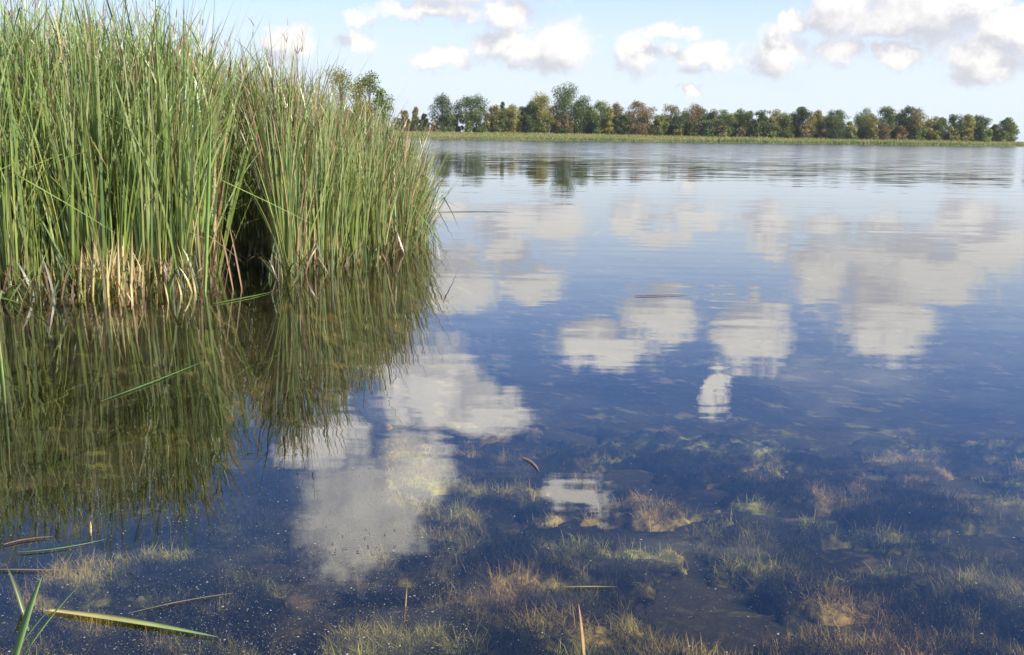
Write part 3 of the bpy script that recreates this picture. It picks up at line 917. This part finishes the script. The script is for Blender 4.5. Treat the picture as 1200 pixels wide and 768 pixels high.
T = [
 (474, 128, 14, 'olive', 'slim olive tree half hidden behind the right end of the reeds', 'slim', 402),
 (486, 124, 11, 'yellow', 'slim pale yellow tree, first one clear of the reeds', 'slim', 398),
 (497, 128, 12, 'olive', 'slim olive tree just left of the dark pair of trees', 'slim', 400),
 (519, 109, 30, 'dark', 'left tree of the dark pair standing apart on the left', 'round', 398),
 (551, 109, 38, 'dark', 'right tree of the dark pair, broad crown on a forked trunk', 'top', 398),
 (571, 131, 10, 'olive', 'very thin tree at the right foot of the dark pair', 'slim', 400),
 (581, 122, 18, 'olive', 'olive tree next right of the dark pair', 'round', 402),
 (590, 117, 10, 'green', 'narrow pointed tree between the dark pair and the tallest tree', 'slim', 404),
 (601, 123, 22, 'yellow', 'yellowish tree right of the narrow pointed tree', 'round', 399),
 (614, 121, 16, 'dark', 'narrow dark tree left of the tall yellow-green one', 'round', 405),
 (624, 117, 18, 'green', 'green tree touching the left side of the tall yellow-green one', 'round', 402),
 (636, 107, 26, 'yellow', 'tall yellow-green tree left of the tallest tree', 'round', 399),
 (649, 123, 20, 'olive', 'olive tree filling the gap left of the tallest tree', 'round', 401),
 (663, 96, 30, 'dark', 'tallest tree of the far shore with an open dark crown', 'top', 401),
 (664, 134, 20, 'brown', 'low brown tree at the foot of the tallest tree', 'round', 395),
 (683, 111, 26, 'dark', 'dark tree touching the right side of the tallest tree', 'round', 402),
 (704, 118, 24, 'green', 'rounded green tree, second right of the tallest tree', 'round', 401),
 (715, 124, 12, 'yellow', 'bright yellow-green slim tree right of the rounded green tree', 'slim', 396),
 (722, 119, 18, 'pale', 'pale thin-leaved tree left of the broad brown tree', 'round', 404),
 (730, 133, 16, 'dark', 'small dark tree at the left foot of the broad brown tree', 'round', 396),
 (750, 117, 38, 'brown', 'broad rounded pinkish-brown tree right of centre', 'round', 398),
 (775, 134, 18, 'green', 'low green tree at the right foot of the broad brown tree', 'round', 396),
 (786, 122, 28, 'olive', 'brownish olive tree right of the broad brown tree', 'round', 401),
 (797, 132, 18, 'dark', 'low dark tree between two brownish ones', 'round', 397),
 (813, 121, 28, 'brown', 'second broad brown tree, left end of the level dark row', 'round', 400),
 (834, 128, 20, 'dark', 'dark tree right of the second brown tree', 'round', 399),
 (850, 128, 22, 'green', 'first green tree of the level row right of the brown trees', 'round', 401),
 (867, 127, 22, 'green', 'second green tree of the level row right of the brown trees', 'round', 403),
 (879, 129, 18, 'green', 'third green tree of the level row right of the brown trees', 'round', 400),
 (892, 129, 20, 'dark', 'dark tree in the middle of the level row', 'round', 398),
 (906, 128, 22, 'olive', 'olive tree right of the middle of the level row', 'round', 402),
 (921, 129, 24, 'green', 'light green tree left of the taller dark peak', 'round', 402),
 (937, 124, 18, 'dark', 'taller dark tree making a peak at the end of the level row', 'round', 400),
 (950, 130, 16, 'olive', 'olive tree right beside the taller dark peak', 'round', 398),
 (959, 127, 16, 'yellow', 'yellowish tree left of the broad dark dome', 'slim', 401),
 (979, 128, 36, 'dark', 'broad dark dome-shaped tree with sky to its right', 'round', 397),
 (998, 142, 14, 'yellow', 'low yellow tree at the right foot of the dark dome', 'round', 396),
 (1015, 126, 24, 'green', 'green tree right of the gap beside the dark dome', 'round', 401),
 (1023, 137, 18, 'yellow', 'low yellowish tree in front of the group right of the dome', 'round', 396),
 (1041, 124, 22, 'green', 'second tall green tree right of the dark dome', 'round', 400),
 (1061, 124, 20, 'dark', 'dark tree, highest of the right-hand group', 'round', 401),
 (1074, 125, 22, 'olive', 'olive tree touching the highest dark tree of the right-hand group', 'round', 399),
 (1090, 138, 14, 'olive', 'low olive tree in the dip of the right-hand group', 'round', 398),
 (1102, 135, 20, 'green', 'rounded green tree right of the dip', 'round', 401),
 (1120, 134, 20, 'dark', 'dark tree fifth from the right end of the tree line', 'round', 399),
 (1135, 133, 18, 'yellow', 'thin yellow tree fourth from the right end of the tree line', 'slim', 398),
 (1149, 133, 22, 'dark', 'dark tree third from the right end of the tree line', 'round', 401),
 (1166, 146, 14, 'olive', 'small low tree second from the right end of the tree line', 'round', 399),
 (1180, 138, 20, 'green', 'rounded green tree at the right end of the tree line', 'round', 399),
]
for (px, yt, w, k, lb, sh, Y) in T:
    tree(px, yt, w * 1.22, k, lb, Y=Y, shape=sh, low=0.26 if sh == 'top' else 0.06, leaves=4000 + int(w * 160))
for px, yt, od in ((1214, 140, 'first'), (1238, 134, 'second'), (1262, 138, 'third')):
    tree(px, yt, 26, random.choice(['green', 'dark', 'olive']), '%s tree beyond the right end of the tree line in view' % od, Y=400)
for i, px in enumerate(np.arange(566, 1190, 11.0)):
    near = min(T, key=lambda t: abs(t[0] - px))
    bk = random.choice(['green', 'olive', 'dark', 'brown', 'green'])
    tree(px + random.uniform(-4, 4), near[1] + random.uniform(5, 12), random.uniform(18, 28), bk,
         ' '.join(('%s back-row tree behind the %s' % (bk, near[4])).replace(',', '').split()[:16]), Y=random.uniform(412, 424), low=0.05, leaves=3400, leaf=0.55,
         group='back row of the far trees')
# thicket that closes the row at its foot
xs = list(np.arange(470, 1186, 9.5))
for i, px in enumerate(xs):
    yb = 159.5 + 0.0131 * (px - 600)
    t_ = yb - random.uniform(15, 28) * np.interp(px, [470, 700, 1150], [1, 1, 0.75])
    tree(px + random.uniform(-3, 3), t_, random.uniform(14, 22), bk := random.choice(['green', 'olive', 'dark', 'olive', 'brown', 'green']),
         ' '.join(('low %s bush by the ' % bk + min(T, key=lambda t: abs(t[0] - px))[4]).replace(',', '').split()[:16]), Y=random.uniform(403, 408) if i % 2 else random.uniform(394, 397), shape='round', low=0.0, leaves=1100, name='bush', cat='bush',
         group='bushes at the foot of the far trees', leaf=0.7)
dups = {}
for o in [o for o in COL.objects if o.get('group') in ('bushes at the foot of the far trees', 'back row of the far trees')]:
    dups.setdefault(o['label'], []).append(o)
for lb, os_ in dups.items():
    if len(os_) > 1:
        for k, o in enumerate(sorted(os_, key=lambda o: o.location.x)):
            o['label'] = ' '.join((('left-hand ' if k == 0 else 'right-hand ' if k == len(os_) - 1 else 'middle ') + lb).split()[:16])
# nearer tree behind the reed bed
for px_, yt_, w_, k_, nl_, lf_, Y_, lb_ in (
        (432, 80, 44, 'green', 6500, 0.30, 150, 'green tree showing over the tips of the right-hand reeds'),
        (402, 74, 46, 'olive', 4200, 0.24, 158, 'thin-leaved olive tree just left of the green tree behind the reeds'),
        (417, 92, 60, 'olive', 5000, 0.30, 146, 'low olive tree between the two taller trees behind the reeds'),
        (449, 100, 34, 'green', 3200, 0.30, 152, 'low green tree right of the taller trees behind the reeds')):
    tree(px_, yt_, w_, k_, lb_, Y=Y_, shape='oval', low=0.02, leaves=nl_, leaf=lf_, group='trees behind the reeds')


# ------------------------------------------------------------------ under and on the water
def vnoise(x, y, seed, octaves=4, gain=0.55):
    """value noise, about -1..1"""
    tab = np.random.default_rng(seed).uniform(-1, 1, (256, 256))
    out = 0; amp = 1.0; tot = 0
    for k in range(octaves):
        xi = np.floor(x).astype(int); yi = np.floor(y).astype(int)
        fx = x - xi; fy = y - yi
        fx = fx * fx * (3 - 2 * fx); fy = fy * fy * (3 - 2 * fy)
        g = lambda a, b: tab[a % 256, b % 256]
        v = (g(xi, yi) * (1 - fx) + g(xi + 1, yi) * fx) * (1 - fy) + (g(xi, yi + 1) * (1 - fx) + g(xi + 1, yi + 1) * fx) * fy
        out = out + amp * v; tot += amp
        amp *= gain; x = x * 2.03 + 17.1; y = y * 2.03 + 5.7
    return out / tot * 1.6


def weed_field(x, y):
    """height of the weed mat above the bed and its colour"""
    zb = height(x, y)
    room = np.clip(-zb - 0.05, 0.0, 0.5)
    m = np.clip(vnoise(x * 2.4, y * 2.4, 41) * 0.9 + 0.30, -0.3, 1.0)
    h = np.minimum(room, 0.3) * np.clip(m, 0, 1) ** 0.7 * 0.30 - np.where(m < 0, 0.04, 0)
    b = np.clip(vnoise(x * 3.6 + 9, y * 3.6, 42, 6, 0.72) * 1.15 + 0.30, 0, 1) * np.where((x < -0.13 * y) & (y > 4.6), 0.35, 1.0)      # pale growth against dark weed by noise; colour darkened towards the left-hand reeds
    hue = np.clip(vnoise(x * 1.5, y * 1.5, 43, 3) * 0.8 + 0.5, 0, 1)
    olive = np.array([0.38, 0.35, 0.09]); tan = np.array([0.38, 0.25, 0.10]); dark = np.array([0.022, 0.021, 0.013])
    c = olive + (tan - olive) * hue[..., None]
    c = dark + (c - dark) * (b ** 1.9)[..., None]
    return zb, h, m, c


def weeds():
    """a rough mat of weed on the bed with fine shoots standing in it"""
    gx = np.arange(-4.2, 5.4, 0.022); gy = np.arange(2.2, 7.6, 0.022)
    X, Y = np.meshgrid(gx, gy)
    X = X + rng.uniform(-0.009, 0.009, X.shape); Y = Y + rng.uniform(-0.009, 0.009, X.shape)
    zb, h, m, c = weed_field(X, Y)
    Z = np.minimum(zb + h + rng.normal(0, 0.010, X.shape) * np.clip(m + 0.3, 0, 1), -0.02)
    c = c * rng.uniform(0.45, 1.5, X.shape)[..., None]
    ny_, nx_ = X.shape
    ii = np.arange(nx_ * ny_).reshape(ny_, nx_)
    Q = np.stack([ii[:-1, :-1], ii[:-1, 1:], ii[1:, 1:], ii[1:, :-1]], -1).reshape(-1, 4)
    V = np.stack([X, Y, Z], -1).reshape(-1, 3); C = c.reshape(-1, 3)
    # shoots
    n = 300000
    y = 2.3 + 4.8 * rng.random(n) ** 1.4; x = y * rng.uniform(-0.58, 0.58, n)
    zb, h, m, c = weed_field(x, y)
    k = (rng.random(n) < np.clip(m * 1.2 + 0.15, 0, 1)) & (h > -0.02)
    x, y, zb, h, c = x[k], y[k], zb[k], h[k], c[k]
    n = len(x)
    L = np.minimum(rng.uniform(0.02, 0.11, n), np.maximum(-zb - h - 0.03, 0.012))
    col = c * rng.uniform(0.7, 1.8, (n, 1))
    v, q, cc = blades(np.stack([x, y, zb + h - 0.01], -1), rng.uniform(0, 6.28, n), L, rng.uniform(0, 0.9, n), rng.uniform(0, 1.4, n),
                      rng.uniform(0.0016, 0.0045, n), rng.normal(0, 1, n), col * 0.9, col, col, 2)
    v[:, 2] = np.minimum(v[:, 2], -0.015)
    o = obj('submerged_weed', mesh_np('submerged_weed', np.concatenate([V, v]), np.concatenate([Q, q + len(V)]), np.concatenate([C, cc]), M_WEED))
    tag(o, 'olive and brown water weed growing under the clear shallow water', 'water weed', kind='stuff')


weeds()


def specks():
    n = 8240
    ux = np.concatenate([rng.uniform(-20, 560, 5000), rng.uniform(200, 1220, 2700), rng.uniform(0, 500, 500), rng.normal(420, 30, 40)])
    uy = np.concatenate([768 - np.abs(rng.normal(0, 110, 5000)), rng.uniform(540, 790, 2700), rng.uniform(440, 600, 500), rng.normal(640, 14, 40)])
    p = np.array([on_plane(a, b, 0.003) for a, b in zip(ux, uy)])
    r = rng.uniform(0.0006, 0.0022, n) * (1 + 1.2 * (rng.random(n) < 0.05))
    r[-40:] = rng.uniform(0.0015, 0.0055, 40)
    a0 = rng.uniform(0, 6.28, n)
    vs_ = []
    for k in range(5):
        a = a0 + k * 2 * math.pi / 5
        rr = r * rng.uniform(0.6, 1.2, n)
        vs_.append(np.stack([p[:, 0] + rr * np.cos(a), p[:, 1] + rr * np.sin(a) * rng.uniform(0.4, 1.2, n), p[:, 2]], -1))
    top = p + np.stack([np.zeros(n), np.zeros(n), r * 0.5], -1)
    vv = np.stack(vs_ + [top], 1)
    i0 = np.arange(n)[:, None] * 6
    tri = np.concatenate([np.stack([i0[:, 0] + k, i0[:, 0] + (k + 1) % 5, i0[:, 0] + 5], -1) for k in range(5)])
    tab = np.array([(0.30, 0.29, 0.24), (0.20, 0.20, 0.13), (0.18, 0.13, 0.08), (0.34, 0.34, 0.33)])
    cs = pick(tab, n); cs[-40:] = (0.03, 0.025, 0.02); c = np.repeat(cs, 6, 0)
    o = obj('floating_specks', mesh_np('floating_specks', vv.reshape(-1, 3), tri, c, M_SPECK))
    tag(o, 'pale specks of debris scattered on the water surface', 'debris', kind='stuff')


specks()


# ------------------------------------------------------------------ thin summer haze
def haze():
    x0, x1, y0, y1, z0, z1 = -3600, 3600, -420, 6100, -3.0, 32.0
    v = [(x, y, z) for z in (z0, z1) for y in (y0, y1) for x in (x0, x1)]
    q = [(0, 2, 3, 1), (4, 5, 7, 6), (0, 1, 5, 4), (2, 6, 7, 3), (0, 4, 6, 2), (1, 3, 7, 5)]
    m = bpy.data.materials.new('haze')
    m.use_nodes = True
    T_ = NT(m.node_tree)
    T_.n.clear()
    pv = T_.new('ShaderNodeVolumePrincipled', {'Color': (0.92, 0.95, 1.0, 1), 'Density': 0.0001, 'Anisotropy': 0.2})
    T_.new('ShaderNodeOutputMaterial', {'Volume': pv.outputs[0]})
    tag(obj('haze', mesh_np('haze', v, q, mat=m)), 'thin pale haze over the lake and the far shore', 'haze', kind='stuff')


haze()
